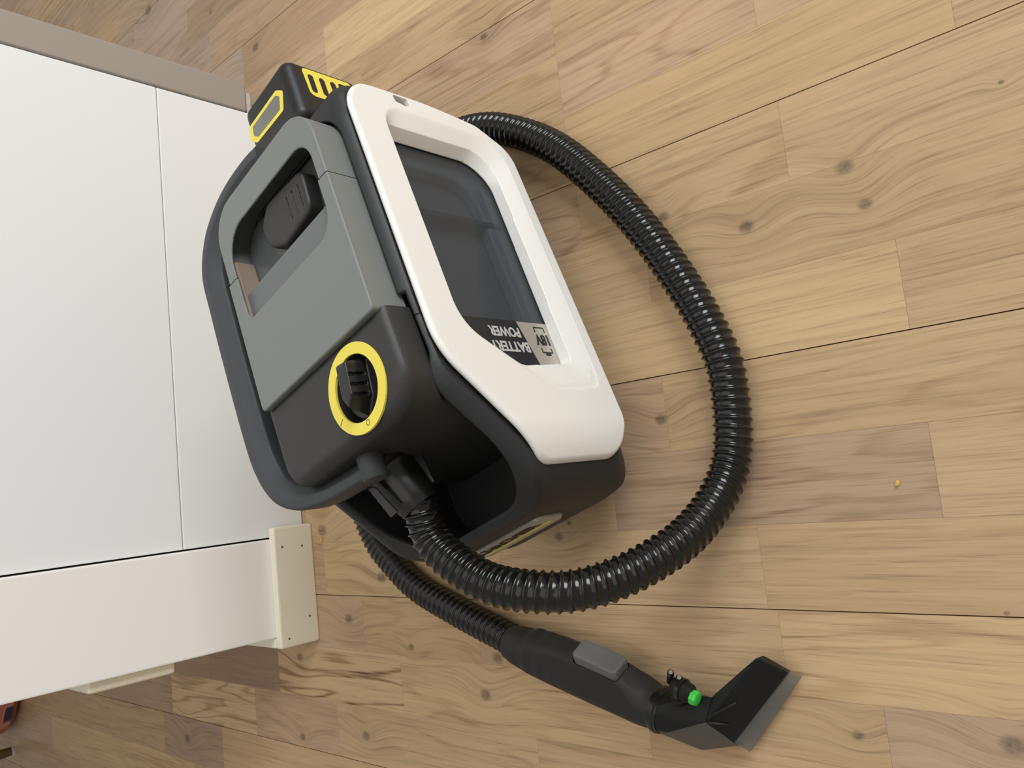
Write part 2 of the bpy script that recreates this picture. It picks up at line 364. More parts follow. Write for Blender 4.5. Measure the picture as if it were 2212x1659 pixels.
for r in far:
    i = len(V); 
    for z in (-.01, 0): V += [(r[0], r[2], z), (r[1], r[2], z), (r[1], r[3], z), (r[0], r[3], z)]
    F += [(i + 4, i + 5, i + 6, i + 7), (i, i + 1, i + 5, i + 4), (i + 1, i + 2, i + 6, i + 5), (i + 2, i + 3, i + 7, i + 6), (i + 3, i, i + 4, i + 7)]
    CL += [(r[4][0], r[4][1], r[4][2], r[5])] * 8
o = pyd('planks', V, F, M_oak_far, floor); at = o.data.color_attributes.new('stave', 'FLOAT_COLOR', 'POINT')
at.data.foreach_set('color', [c for q in CL for c in q]); tag(o, None, None, 'stuff')

# ---- wall stub behind the fridge with its baseboard
wall = box('wall_back', (-.1755, .981, 0), (-.0488, 3.6, 2.5), M_wall, bevel=.002); tag(wall, 'white painted end of a wall beside the refrigerator', None, 'structure')
bb = box('baseboard_front', (-.189, .968, 0), (-.034, .981, .058), M_trim, bevel=.0025); tag(bb, 'cream painted baseboard with nail holes across the wall end', None, 'structure')
bl = box('baseboard_left', (-.189, .9812, 0), (-.1757, 3.6, .058), M_trim, bevel=.0025); tag(bl, 'cream painted baseboard along the far side of the wall', None, 'structure')
for (hx, hz) in ((-.060, .047), (-.062, .017), (-.155, .013), (-.178, .046)):
    lathe('nail_hole', (hx, .9682, hz), (0, -1, 0), [(0, .0016), (.0004, .0014)], M_nail, bb, n=10)
for zz in (0.205,):
    so = box('socket_box', (-.1895, .992, .186), (-.1757, 1.06, .285), M_trim, bevel=.005, seg=3); tag(so, 'white rounded socket box on the shaded side of the wall', 'socket')

# ---- refrigerator (its side faces the camera)
fr = empty('refrigerator', (0.25, 1.29, 0)); tag(fr, 'white refrigerator with grey door edge standing behind the cleaner', 'refrigerator')
def fbox(name, lo, hi, m, bevel=0.0, seg=2):
    q = (0.25, 1.29, 0); return box(name, [a - b for a, b in zip(lo, q)], [a - b for a, b in zip(hi, q)], m, fr, bevel, seg)
fbox('cabinet', (-.043, .9905, .004), (.545, 1.586, 1.74), M_gasket)
fbox('lower_side_panel', (-.0465, .988, .001), (.5485, 1.588, .1696), M_fridge, .0012)
fbox('upper_side_panel', (-.0465, .988, .1706), (.5485, 1.588, 1.75), M_fridge, .0012)
d = fbox('door', (.5512, .989, .040), (.5935, 1.588, 1.05), M_steel, .003, 3); d['label'] = 'grey painted door seen on its edge'
fbox('upper_door', (.5512, .989, 1.054), (.5935, 1.588, 1.748), M_steel, .003, 3)
fbox('door_gasket', (.5487, .995, .045), (.5511, 1.58, 1.74), M_gasket)
q = fbox('hinge_bracket', (.545, 1.0, .026), (.587, 1.05, .034), M_chrome, .001); q['label'] = 'chrome hinge bracket under the door'
lathe('hinge_pin', (.574 - .25, 1.02 - 1.29, .001), (0, 0, 1), [(0, .011), (.014, .011), (.016, .006), (.040, .006)], M_chrome, fr, n=20)
fbox('kick_plate', (.548, 1.01, .001), (.556, 1.57, .024), M_glide, .001)

# ---- things in the far room
st = empty('wooden_stool', (-.68, 2.43, 0)); tag(st, 'stool with tapered brown wooden legs on white glides beyond the wall', 'stool')
for lx, ly in ((-.512, 2.257), (-.512, 2.60), (-.85, 2.257), (-.85, 2.60)):
    l = lathe('leg', (lx + .68, ly - 2.43, .006), ((-.68 - lx) * .12, (2.43 - ly) * .12, .4), [(0, .0095), (.02, .0105), (.40, .017)], M_legw, st, n=20)
    lathe('glide', (lx + .68, ly - 2.43, 0), (0, 0, 1), [(0, .009), (.004, .0095), (.007, .009)], M_glide, l, n=20)
lathe('seat', (0, 0, .395), (0, 0, 1), [(0, .2), (.006, .21), (.022, .21), (.028, .2)], M_legw, st, n=48)
def cushion_mat():
    m = bpy.data.materials.new('red_patterned_fabric'); m.use_nodes = True; t = m.node_tree; b = t.nodes['Principled BSDF']; b.inputs['Roughness'].default_value = 0.9
    tc = t.nodes.new('ShaderNodeTexCoord'); w_ = t.nodes.new('ShaderNodeTexWave'); w_.wave_type = 'RINGS'; w_.rings_direction = 'Z'; w_.inputs['Scale'].default_value = 6.5; w_.inputs['Distortion'].default_value = 1.5
    t.links.new(tc.outputs['Object'], w_.inputs['Vector']); r = t.nodes.new('ShaderNodeValToRGB'); t.links.new(w_.outputs['Fac'], r.inputs[0])
    e = r.color_ramp.elements; e[0].position = 0.0; e[0].color = srgb(70, 52, 66); e[1].position = 0.36; e[1].color = srgb(176, 96, 74)
    x = e.new(0.24); x.color = srgb(60, 46, 60); x = e.new(0.30); x.color = srgb(186, 140, 120)
    t.links.new(r.outputs[0], b.inputs['Base Color']); return m
cu = lathe('floor_cushion', (0, 0, 0), (0, 0, 1), [(0, .110), (.008, .128), (.02, .138), (.035, .138), (.05, .126), (.06, .1), (.064, .05), (.065, .01)], cushion_mat(), None, n=64)
cu.location = (-.335, 2.30, 0)
tag(cu, 'round red patterned floor cushion peeking past the wall', 'cushion')
for nm, (cx_, cy_), sc in (('crumb', (-.0565, .945), .0026), ('crumb', (-.0345, .205), .0022)):
    bm = bmesh.new(); bmesh.ops.create_icosphere(bm, subdivisions=1, radius=sc)
    for v in bm.verts: v.co = v.co * random.uniform(.7, 1.25); v.co.z = v.co.z * .7
    z0 = min(v.co.z for v in bm.verts)
    for v in bm.verts: v.co.z -= z0
    me = bpy.data.meshes.new('crumb'); bm.to_mesh(me); bm.free(); o = link('crumb', me, M_crumb); o.location = (cx_, cy_, 0)
    tag(o, 'tiny yellow crumb on the oak floor by the baseboard' if cy_ > .5 else 'tiny yellow crumb on the open oak floor outside the hose loop', 'crumb')

# ================================================================== SPOT CLEANER  (x front, y towards the white side, z up)
root = empty('spot_cleaner', (.13300, .55560, 0), math.radians(-160.6))
tag(root, 'black white and grey cordless spot cleaner with corrugated hose on oak floor', 'spot cleaner')

def plan(x, y):
    cx, hx, hy = -.001, .195, .107; r = np.where(x > cx, .060, .016)
    qx = np.abs(x - cx) - hx + r; qy = np.abs(y) - hy + r
    return np.minimum(np.maximum(qx, qy), 0) + np.sqrt(np.maximum(qx, 0) ** 2 + np.maximum(qy, 0) ** 2) - r
prof = rp([(-.195, .004, .030), (.150, .004, .05), (.194, .040, .05), (.194, .146, .014), (.176, .164, .02), (.092, .2400, .05), (.02, .2440, .0), (-.150, .2440, .0), (-.195, .238, .046)], 6)
Wo = rp([(-.166, .204, .022), (-.166, .060, .030), (.106, .060, .014), (.109, .125, .04), (.052, .204, .04)], 14)
Wm = rp([(-.150, .204, .012), (-.150, .075, .028), (.080, .079, .010), (.084, .146, .02), (.045, .204, .03)], 14)
Wi = rp([(-.143, .204, .012), (-.143, .076, .034), (.078, .080, .008), (.082, .146, .02), (.044, .204, .03)], 14)
basin = rp([(.085, -.083, .0), (.182, -.083, .050), (.182, .083, .050), (.085, .083, .0)], 18)
lidp = rp([(-.167, -.079, .034), (.0335, -.079, .004), (.0335, .0885, .004), (-.167, .0885, .034)], 16)
hwell = rp([(.020, -.0850, .0), (.072, -.0850, .02), (.112, -.0780, .0), (.112, .0780, .0), (.104, .0835, .012), (.072, .0945, .02), (.020, .0945, .0)], 8)
def f_body(x, y, z):
    P = plan(x, y)
    d = rmax(P + .0004, prof(x, z), .0032)
    d = rmax(d, np.abs(y) - .104 + .85 * np.maximum(.056 - z, 0), .02)
    d = rsub(d, np.maximum(basin(x, y), .088 - z), .006)
    pocket = np.maximum(np.maximum(Wo(x, z) - .007, -(P + .045)), -y)
    d = np.maximum(d, -pocket)
    d = rsub(d, np.maximum(lidp(x, y) - .0012, .230 - z), .0022)              # the wells the lid and housing sit in
    return rsub(d, np.maximum(hwell(x, y), .228 - z), .0030)
body = solid('front_shell', f_body, (.034, -.108, .003), (.196, .108, .249), .0016, M_black, root, cut=((.0410, 0, 0), (-1, 0, 0))); body['label'] = 'black plastic front shell with open hose bay'
solid('rear_shell', f_body, (-.197, -.108, .003), (.048, .108, .249), .0018, M_black, root, cut=((.0402, 0, 0), (1, 0, 0)))['label'] = 'black plastic rear shell'

outline = rp([(-.187, .239, .036), (-.1905, .150, .03), (-.181, .082, .02), (-.158, .043, .030), (.138, .043, .035), (.1675, .060, .03), (.1675, .160, .022), (.074, .238, .060)], 14)
slot = rp([(-.1835, .1845, .003), (-.1755, .183, .002), (-.174, .172, .002), (-.177, .166, .002), (-.184, .168, .003)])
def f_panel(x, y, z):
    P = plan(x, y); dep = -(P - .0010)
    a, b, c = Wo(x, z), Wm(x, z), Wi(x, z)
    inner = np.minimum(-(P + .0055), np.maximum(-(P + .016), a - .005))
    d = rmax(np.maximum(P - .0010, inner), outline(x, z), .0035)
    t1 = np.clip(dep / .0055, 0, 1); t2 = np.clip((dep - .0055) / .010, 0, 1)
    hole = (a * (1 - t1) + b * t1) * (1 - t2) + c * t2
    hole = np.where(dep < 0, a - dep * .8, hole)
    d = rsub(d, hole, .0012)
    d = np.maximum(d, -slot(x, z))
    return np.maximum(d, .03 - y)
def f_panel_far(x, y, z): return np.maximum(f_panel(x, y, z), outline(x, z) + .011)
for mir in (False, True):
    pn = solid('side_panel', f_panel_far if mir else f_panel, (-.196, .07, .040), (.176, .110, .242), .0016, M_white, root, mirror=mir); pn['label'] = 'white framed side panel'
# smoked tank window behind the panel opening
def y3(a, b, h): return (a, h, b)
winp = arc_poly([(-.147, .206, .012), (-.147, .072, .034), (.082, .076, .008), (.086, .148, .02), (.046, .206, .03)])
sw = prism('side_window', winp, y3, .0885, .0905, M_smoke, root); sw['label'] = 'dark smoked tank window'
innp = arc_poly([(-.147, .206, .012), (-.147, .072, .034), (.034, .072, .002), (.034, .206, .002)])
M_tanki = mat('pale_grey_tank_wall', srgb(150, 153, 156), 0.4)
tw = prism('tank_wall', innp, y3, .066, .070, M_tanki, root)
def f_tankrim(x, y, z):
    a = rp([(-.150, .21, .012), (-.150, .068, .034), (.036, .068, .004), (.036, .21, .004)])(x, z)
    b = rp([(-.128, .196, .010), (-.128, .092, .030), (.026, .092, .006), (.026, .196, .006)])(x, z)
    return rmax(np.maximum(a, -b), np.abs(y - .076) - .0065, .003)
solid('tank_rim', f_tankrim, (-.152, .068, .066), (.038, .084, .212), .002, M_rim, root)
prism('tank_divider', arc_poly([(-.0815, .205), (-.0765, .205), (-.0765, .074), (-.0815, .074)]), y3, .068, .0835, M_tankd, root)
# sticker at the front end of the window
stk = prism('sticker', arc_poly([(.033, .205, .0), (.033, .074, .0), (.080, .077, .006), (.084, .148, .016), (.047, .205, .02)]), y3, .0908, .0911, M_navy, root); stk['label'] = 'dark sticker with battery lettering'
prism('silver_field', arc_poly([(.0335, .1175), (.0335, .0745), (.0795, .0775, .006), (.0815, .1065)]), y3, .0911, .0913, M_silver, stk)
yt = .0914
text('lettering', 'BATTERY', .0132, (.0550, yt, .1130), (0, 0, 1), (1, 0, 0), M_printw, stk, bold=.0004, sx=.86)
text('lettering', 'POWER', .0128, (.0408, yt, .1183), (0, 0, 1), (1, 0, 0), M_printw, stk, bold=.0004, sx=.84)
text('lettering', '18V', .0140, (.0460, yt, .0810), (0, 0, 1), (1, 0, 0), M_print, stk, bold=.0006, sx=.86)
for pts in ([(.0430, .084), (.0375, .084), (.0375, .098), (.0430, .098), (.0430, .0968), (.0387, .0968), (.0387, .0852), (.0430, .0852)],
            [(.0590, .084), (.0640, .084), (.0640, .0875), (.0665, .0875), (.0665, .0945), (.0640, .0945), (.0640, .098), (.0590, .098), (.0590, .0968), (.0628, .0968), (.0628, .0852), (.0590, .0852)]):
    prism('battery_symbol', pts, y3, .0913, .0915, M_print, stk)

# lid in two halves, with the latch window
lwin = rp([(-.136, -.066, .030), (-.046, -.064, .012), (-.046, .076, .022), (-.136, .076, .020)], 7)
def lid(sel):
    def f(x, y, z):
        side = lidp(x, y) + (.270 - z) * .02 + (0 if sel > 0 else .0008)
        d = rmax(side, z - (.270 if sel > 0 else .2693), .0016)
        d = np.maximum(d, .2345 - z)
        d = np.maximum(d, -np.maximum(lidp(x, y) + .006, z - .2672))
        d = rsub(d, lwin(x, y) + (.0012 if sel > 0 else 0) , .0010)
        return d
    return f
l1 = solid('front_lid', lid(1), (-.100, -.094, .233), (.047, .103, .271), .0015, M_grey, root, cut=((-.0921, 0, 0), (-1, 0, 0))); l1['label'] = 'grey tank lid'
l2 = solid('rear_lid', lid(-1), (-.181, -.094, .233), (-.088, .103, .271), .0015, M_grey, root, cut=((-.0936, 0, 0), (1, 0, 0))); l2['label'] = 'grey rear tank lid'
def zz(a, b, h): return (a, b, h)
prism('lid_recess', arc_poly([(-.142, -.072, .03), (-.040, -.070, .012), (-.040, .082, .02), (-.142, .082, .02)]), zz, .238, .246, M_tankd, root)
prism('lid_inner_ledge', arc_poly([(-.0755, -.068, .004), (-.044, -.066, .012), (-.044, .078, .02), (-.0755, .078, .004)]), zz, .246, .2635, mat('grey_inner_ledge', srgb(104, 108, 110), 0.4), root, bevel=.0012)
prism('lid_inner_wall', arc_poly([(-.112, -.0690), (-.048, -.0675), (-.048, -.0640), (-.112, -.0655)]), zz, .246, .2665, M_floor_refl, root, bevel=.002)
def f_latch(x, y, z):
    p = rp([(-.128, .050, .008), (-.088, .047, .012), (-.083, .004, .014), (-.094, -.018, .014), (-.118, -.024, .016), (-.133, -.006, .012)], 6)(x, y)
    d = rmax(p, np.abs(z - .2525) - .0085, .0035)
    for yy in (.022, .031, .040):
        d = np.maximum(d, -(np.maximum(np.abs(y - yy) - .0007, np.maximum(np.abs(x + .107) - .011, .2595 - z))))
    return d
solid('latch', f_latch, (-.135, -.027, .243), (-.080, .053, .262), .0012, M_latch, root)['label'] = 'black finger latch inside the lid window'

# motor housing at the front, with the rotary switch
hp = rp([(.029, -.0825, .002), (.110, -.0825, .026), (.110, .0925, .034), (.029, .0925, .002)], 24)
def f_house(x, y, z):
    d = rmax(hp(x, y) - np.maximum(.262 - z, 0) * .06, z - (.2655 - np.maximum(x - .04, 0) * .02), .011)
    d = np.maximum(d, .080 - z); d = np.maximum(d, .0305 - x)
    tt = np.clip((z - .222) / .016, 0, 1); tt = tt * tt * (3 - 2 * tt)
    d = rmax(d, np.abs(y - .0045 * tt) - .0820 - .0060 * tt, .002)
    r = np.sqrt((x - .0730) ** 2 + (y - .0400) ** 2)
    return rsub(d, np.maximum(r - .0262, .2515 - z), .0008)
solid('motor_housing', f_house, (.029, -.092, .079), (.122, .102, .267), .002, M_house, root)['label'] = 'black motor housing'
KC = (.0730, .0400)
def ring_mesh(name, c, ri, ro, z0, z1, m, parent, n=72, notch=False):
    V = []; F = []
    for z in (z0, z1):
        for r in (ri, ro):
            for i in range(n):
                a = 2 * math.pi * i / n; rr = r
                if notch and r == ri:
                    da = abs((a - math.radians(205) + math.pi) % (2 * math.pi) - math.pi)
                    if da < .35: rr = r - .0022 * (1 - da / .35)
                V.append((c[0] + rr * math.cos(a), c[1] + rr * math.sin(a), z))
    for i in range(n):
        k = (i + 1) % n
        F += [(2 * n + i, 3 * n + i, 3 * n + k, 2 * n + k), (n + i, n + k, 3 * n + k, 3 * n + i), (i, 2 * n + i, 2 * n + k, k), (i, k, n + k, n + i)]
    return pyd(name, V, F, m, parent)
yr = ring_mesh('switch_ring', KC, .0262, .0352, .2640, .2660, M_yellow, root, notch=True); yr['label'] = 'yellow ring around the rotary switch'
ring_mesh('off_mark', (.1022, .0415), .0018, .0023, .2660, .2661, M_print, yr, n=28)
prism('on_mark', [(.0860, .0145), (.0895, .0100), (.0900, .0104), (.0865, .0149)], zz, .2660, .2661, M_print, yr)
def f_knob(x, y, z):
    u = (x - KC[0]); v = (y - KC[1]); r = np.sqrt(u * u + v * v)
    base = rmax(r - .0235, np.abs(z - .2555) - .0035, .0015)
    ca, sa = math.cos(math.radians(-8)), math.sin(math.radians(-8)); a = u * ca + v * sa; b = -u * sa + v * ca
    t = np.clip((z - .255) / .022, 0, 1)
    fin = rp([(-.0235, -.0105, .006), (.008, -.0105, .004), (.0235, .0, .001), (.008, .0105, .004), (-.0235, .0105, .006)], 4)(a, b) + t * .0045
    fin = rmax(fin, np.maximum(z - .2765, .253 - z), .0016)
    d = rmin(base, fin, .001)
    for aa in (-.009, -.001, .007):
        d = np.maximum(d, -np.maximum(np.abs(a - aa) - .0011, np.maximum(.0062 - b, .262 - z)))
    return d
solid('rotary_switch', f_knob, (.047, .014, .251), (.099, .066, .278), .001, M_knob, root)

# battery pack hooked on at the rear
def f_batt(x, y, z):
    d = rbox(x, y, z, (-.2745, -.0415, .146), (-.204, .0405, .2305), .011)
    return d
bt = solid('battery_pack', f_batt, (-.276, -.043, .144), (-.203, .042, .232), .0018, M_battery, root); bt['label'] = 'black battery pack with yellow markings'
prism('display_frame', arc_poly([(-.2520, -.036, .003), (-.2520, .0170, .003), (-.2440, .0260, .003), (-.2265, .0190, .004), (-.2290, -.0300, .004), (-.2380, -.0385, .003)]), zz, .2302, .2308, M_yellow, bt)
prism('display', arc_poly([(-.2480, -.030, .002), (-.2480, .0140, .002), (-.2430, .0195, .002), (-.2310, .0150, .003), (-.2330, -.0260, .003), (-.2390, -.0320, .002)]), zz, .2308, .2310, M_lcd, bt)
sk = prism('vent_sticker', arc_poly([(-.2655, .2135, .004), (-.2655, .158, .004), (-.2320, .158, .004), (-.2320, .2120, .006)]), y3, .0403, .0408, M_yellow, bt)
for i in range(3):
    zc = .2060 - i * .0125
    prism('vent_slot', arc_poly([(-.2590, zc + .003, .0029), (-.2590, zc - .003, .0029), (-.2370, zc - .003, .0029), (-.2370, zc + .003, .0029)]), y3, .0408, .0410, M_print, sk)
prism('sticker_field', arc_poly([(-.2600, .1740, .002), (-.2600, .162, .002), (-.2370, .162, .002), (-.2370, .1740, .002)]), y3, .0408, .0410, M_print, sk)
box('battery_rail', (-.206, -.033, .135), (-.180, .033, .222), M_black, root, .004)

# carry handle, swung down to the far side
def sweep(name, pts, sec, m, parent, scales=None, up_=(0, 0, 1), steps=14):
    P = [Vector(p) for p in pts]; Q = [P[0] * 2 - P[1]] + P + [P[-1] * 2 - P[-2]]; S_ = []
    for i in range(1, len(Q) - 2):
        for k in range(steps):
            t = k / steps; a, b, c, d_ = Q[i - 1], Q[i], Q[i + 1], Q[i + 2]
            S_.append(0.5 * ((2 * b) + (c - a) * t + (2 * a - 5 * b + 4 * c - d_) * t * t + (3 * b - a - 3 * c + d_) * t ** 3))
    S_.append(P[-1]); V = []; F = []; n = len(sec)
    for i, p in enumerate(S_):
        tg = (S_[min(i + 1, len(S_) - 1)] - S_[max(i - 1, 0)]).normalized(); sd = tg.cross(Vector(up_)).normalized(); uu = sd.cross(tg)
        f_ = i / steps; k_ = 1.0 if scales is None else scales[min(int(f_), len(scales) - 1)] * (1 - f_ % 1) + scales[min(int(f_) + 1, len(scales) - 1)] * (f_ % 1)
        for a, b in sec: V.append(p + sd * a * k_ + uu * b * k_)
    for i in range(len(S_) - 1):
        for j in range(n):
            k = (j + 1) % n; F.append((i * n + j, i * n + k, (i + 1) * n + k, (i + 1) * n + j))
    F.append(tuple(range(n))[::-1]); F.append(tuple((len(S_) - 1) * n + j for j in range(n)))
    me = bpy.data.meshes.new(name); me.from_pydata([tuple(v) for v in V], [], F); bm = bmesh.new(); bm.from_mesh(me); bmesh.ops.recalc_face_normals(bm, faces=bm.faces[:]); bm.to_mesh(me); bm.free()
    me.polygons.foreach_set('use_smooth', [True] * len(me.polygons))
    try: me.set_sharp_from_angle(angle=math.radians(32))
    except Exception: pass
    return link(name, me, m, parent)
sec = arc_poly([(-.010, -.017, .004), (.012, -.017, .004), (.014, .002, .004), (.002, .012, .003), (-.010, .012, .004)], 3)
hd = sweep('carry_handle', [(.1215, -.002, .238), (.1210, -.022, .239), (.1180, -.058, .241), (.1100, -.091, .243), (.092, -.115, .245), (.062, -.1265, .246), (.02, -.1285, .247), (-.05, -.1295, .247), (-.10, -.129, .247), (-.140, -.127, .247),
    (-.167, -.112, .246), (-.183, -.090, .245), (-.192, -.064, .244), (-.195, -.032, .243), (-.194, -.010, .242)], sec, M_handle, root, [.72, .74, .80, .88, .95, 1, 1, 1, 1, 1, .97, .93, .9, .88, .86]); hd['label'] = 'dark grey carry handle swung down behind the lid'
lathe('handle_pivot', (.104, -.002, .2385), (1, 0, 0), [(0, .009), (.004, .0105), (.025, .0105), (.027, .009)], M_handle, root, n=28)

# badge on the nose
def x3(a, b, h): return (h, a, b)
bdg = prism('badge', arc_poly([(-.064, .081, .004), (.030, .081, .008), (.044, .094, .008), (.042, .123, .010), (-.066, .123, .004)]), x3, .1925, .1950, M_silver, root, bevel=.0005); bdg['label'] = 'silver badge plate with lettering over a yellow bar'
text('lettering', 'K\u00c4RCHER', .0190, (.1952, -.056, .1015), (0, 1, 0), (0, 0, 1), M_print, bdg, bold=.0007, sx=.92)
prism('yellow_bar', [(-.056, .0925), (.030, .0925), (.030, .0972), (-.056, .0972)], x3, .1950, .1953, M_yellow, bdg)

# hose connector
CA = Vector((.1125, -.020, .207)); CB = Vector((.149, -.012, .196)); CD = (CB - CA).normalized(); CL_ = (CB - CA).length
cn = lathe('hose_connector', CA, CD, [(-.006, .024), (.0, .029), (.004, .029), (.0055, .0235), (.010, .0205), (CL_ * .55, .0200), (CL_ * .9, .0192), (CL_, .0185), (CL_ + .006, .0170)], M_cavity, root, n=44)
_, cu_, cv_ = frame(CD)
for a_ in (0.5, 2.4, 4.6):
    dr = cu_ * math.cos(a_) + cv_ * math.sin(a_); p0 = CA + CD * .004 + dr * .019; p1 = CA + CD * (CL_ * .92) + dr * .0195; tn = CD.cross(dr).normalized() * .0011
    V = [p0 - tn, p0 + tn, p1 + tn, p1 - tn]; V += [v + dr * (.009 if i < 2 else .0012) for i, v in enumerate(V)]
    pyd('connector_fin', V, [(3, 2, 1, 0), (4, 5, 6, 7), (0, 1, 5, 4), (1, 2, 6, 5), (2, 3, 7, 6), (3, 0, 4, 7)], M_cavity, cn)
dr = Vector((-.1, -.85, .5)); dr = (dr - CD * dr.dot(CD)).normalized(); tn = CD.cross(dr).normalized()
def tab(s0, s1, hw, r0, r1, nm):
    V = [CA + CD * s + tn * t + dr * r for r in (r0, r1) for s, t in ((s0, -hw), (s1, -hw), (s1, hw), (s0, hw))]
    return pyd(nm, V, [(3, 2, 1, 0), (4, 5, 6, 7), (0, 1, 5, 4), (1, 2, 6, 5), (2, 3, 7, 6), (3, 0, 4, 7)], M_cavity, cn)
tab(.006, CL_ * .95, .011, .015, .0225, 'release_tab')
for i in range(4): tab(.012 + i * .0068, .0135 + i * .0068, .008, .022, .0237, 'tab_ridge')
box('cavity_rib', (.138, .045, .088), (.176, .0462, .104), M_cavity, root)

# corrugated hose: from the connector through the air, round the floor, behind the machine and back to the hand grip
HP = [tuple(CA + CD * (CL_ * .7)), tuple(CB), (.160, -.014, .193), (.174, -.018, .190), (.187, -.016, .188), (.204, -.006, .186), (.232, .018, .180), (.252, .051, .170), (.263, .077, .150), (.264, .103, .118),
      (.256, .128, .080), (.244, .143, .054), (.228, .157, .034), (.209, .170, .0215), (.182, .184, .0172), (.150, .196, .0166), (.123, .202, .0165), (.066, .200, .0165), (-.010, .188, .0165), (-.077, .169, .0165), (-.146, .140, .0165), (-.201, .100, .0165),
      (-.234, .063, .0165), (-.256, .015, .0165), (-.258, -.045, .0165), (-.243, -.105, .0165), (-.205, -.165, .0165), (-.140, -.225, .0165), (-.050, -.280, .0165), (.040, -.306, .0165), (.095, -.302, .0165),
      (.133, -.283, .0165), (.171, -.256, .0165), (.208, -.214, .0165), (.238, -.177, .0165), (.256, -.153, .0170), (.270, -.136, .0175), (.2765, -.1265, .018)]
def hose(name, pts, r0, rib, pitch, m, parent, n=26, per=9):
    P = [Vector(p) for p in pts]; Q = [P[0] * 2 - P[1]] + P + [P[-1] * 2 - P[-2]]; S_ = []
    for i in range(1, len(Q) - 2):
        for k in range(24):
            t = k / 24; a, b, c, d_ = Q[i - 1], Q[i], Q[i + 1], Q[i + 2]
            S_.append(0.5 * ((2 * b) + (c - a) * t + (2 * a - 5 * b + 4 * c - d_) * t * t + (3 * b - a - 3 * c + d_) * t ** 3))
    S_.append(P[-1]); A = np.array([tuple(p) for p in S_]); s = np.concatenate([[0], np.cumsum(np.linalg.norm(np.diff(A, axis=0), axis=1))])
    # light smoothing of the path
    nn = int(s[-1] / pitch * per); u = np.linspace(0, s[-1], nn); B = np.stack([np.interp(u, s, A[:, i]) for i in range(3)], 1)
    kk = 2 * per; ker = np.hanning(2 * kk + 1); ker /= ker.sum(); Bp = np.pad(B, ((kk, kk), (0, 0)), mode='reflect', reflect_type='odd')
    B = np.stack([np.convolve(Bp[:, i], ker, 'valid') for i in range(3)], 1)
    T = np.gradient(B, axis=0); T /= np.linalg.norm(T, axis=1)[:, None]
    U = np.zeros_like(T); u0 = np.cross(T[0], [0, 0, 1]); u0 /= np.linalg.norm(u0)
    for i in range(nn):
        u0 = u0 - T[i] * (u0 @ T[i]); u0 /= np.linalg.norm(u0); U[i] = u0
    W_ = np.cross(T, U); th = np.arange(n) * 2 * np.pi / n
    ph = (u[:, None] / pitch + th[None] / (2 * np.pi)) % 1.0
    r = r0 + rib * np.exp(-((ph - .5) / .155) ** 2)
    Vv = B[:, None, :] + r[..., None] * (np.cos(th)[None, :, None] * U[:, None, :] + np.sin(th)[None, :, None] * W_[:, None, :])
    i, j = np.meshgrid(np.arange(nn - 1), np.arange(n), indexing='ij'); k = (j + 1) % n
    F = np.stack([i * n + j, i * n + k, (i + 1) * n + k, (i + 1) * n + j], -1).reshape(-1, 4)[:, ::-1]
    me = bpy.data.meshes.new(name); me.vertices.add(nn * n); me.vertices.foreach_set('co', Vv.astype(np.float32).ravel())
    me.loops.add(F.size); me.loops.foreach_set('vertex_index', F.astype(np.int32).ravel()); me.polygons.add(len(F))
    me.polygons.foreach_set('loop_start', np.arange(0, F.size, 4, dtype=np.int32)); me.polygons.foreach_set('loop_total', np.full(len(F), 4, dtype=np.int32))
    me.update(calc_edges=True); me.polygons.foreach_set('use_smooth', [True] * len(F))
    return link(name, me, m, parent)
hs = hose('hose', HP, .0146, .0021, .0078, M_hose, root); hs['label'] = 'glossy black corrugated hose'

# hand grip with trigger
G0 = Vector((.2690, -.1365, .0215)); gd = Vector((.573, .819, .0)).normalized(); GA = math.atan2(gd.y, gd.x)
def f_grip(x, y, z):
    r = np.interp(x, [-.002, .004, .012, .03, .06, .11, .145, .178], [.0165, .0178, .0195, .0208, .0212, .0208, .0198, .0192])
    wob = .0007 * np.cos(x / .018 * 2 * np.pi) * np.clip((.075 - x) / .02, 0, 1) * np.clip((x - .012) / .01, 0, 1)
    rho = np.sqrt(y * y + z * z); d = rmax(rho - r - wob * (y + z > 0), np.abs(x - .088) - .0895, .003)
    by, bz = y * .86 + z * .51, -y * .51 + z * .86
    h1 = rbox(x, by, bz, (.030, -.01, -.0130), (.168, .0330, .0130), .009)
    h1 = rmax(h1, (by - .0330) - np.minimum((.142 - x) * .75, 0) - np.minimum((x - .080) * .26, 0), .006)
    d = rmin(d, h1, .012)
    btn = rbox(x, by, bz, (.096, .022, -.0115), (.1460, .06, .0115), .005)
    return rsub(d, btn, .0006)
gp = solid('hand_grip', f_grip, (-.004, -.028, -.024), (.180, .042, .036), .0012, M_grip, root); gp.location = G0; gp.rotation_euler = (0, 0, GA); gp['label'] = 'charcoal hand grip of the hose'
def f_btn(x, y, z):
    by, bz = y * .86 + z * .51, -y * .51 + z * .86
    d = rbox(x, by, bz, (.0965, .018, -.0108), (.1455, .0405, .0108), .0045)
    return rmax(d, by - .0400 + (x - .100) * .06, .002)
bn = solid('trigger_button', f_btn, (.094, -.004, -.012), (.148, .046, .040), .0013, M_button, gp); bn['label'] = 'grey trigger button'
lathe('collar', (.178, 0, 0), (1, 0, 0), [(-.003, .0196), (0, .0206), (.003, .0206), (.0042, .0194), (.006, .0194)], M_cavity, gp, n=40)

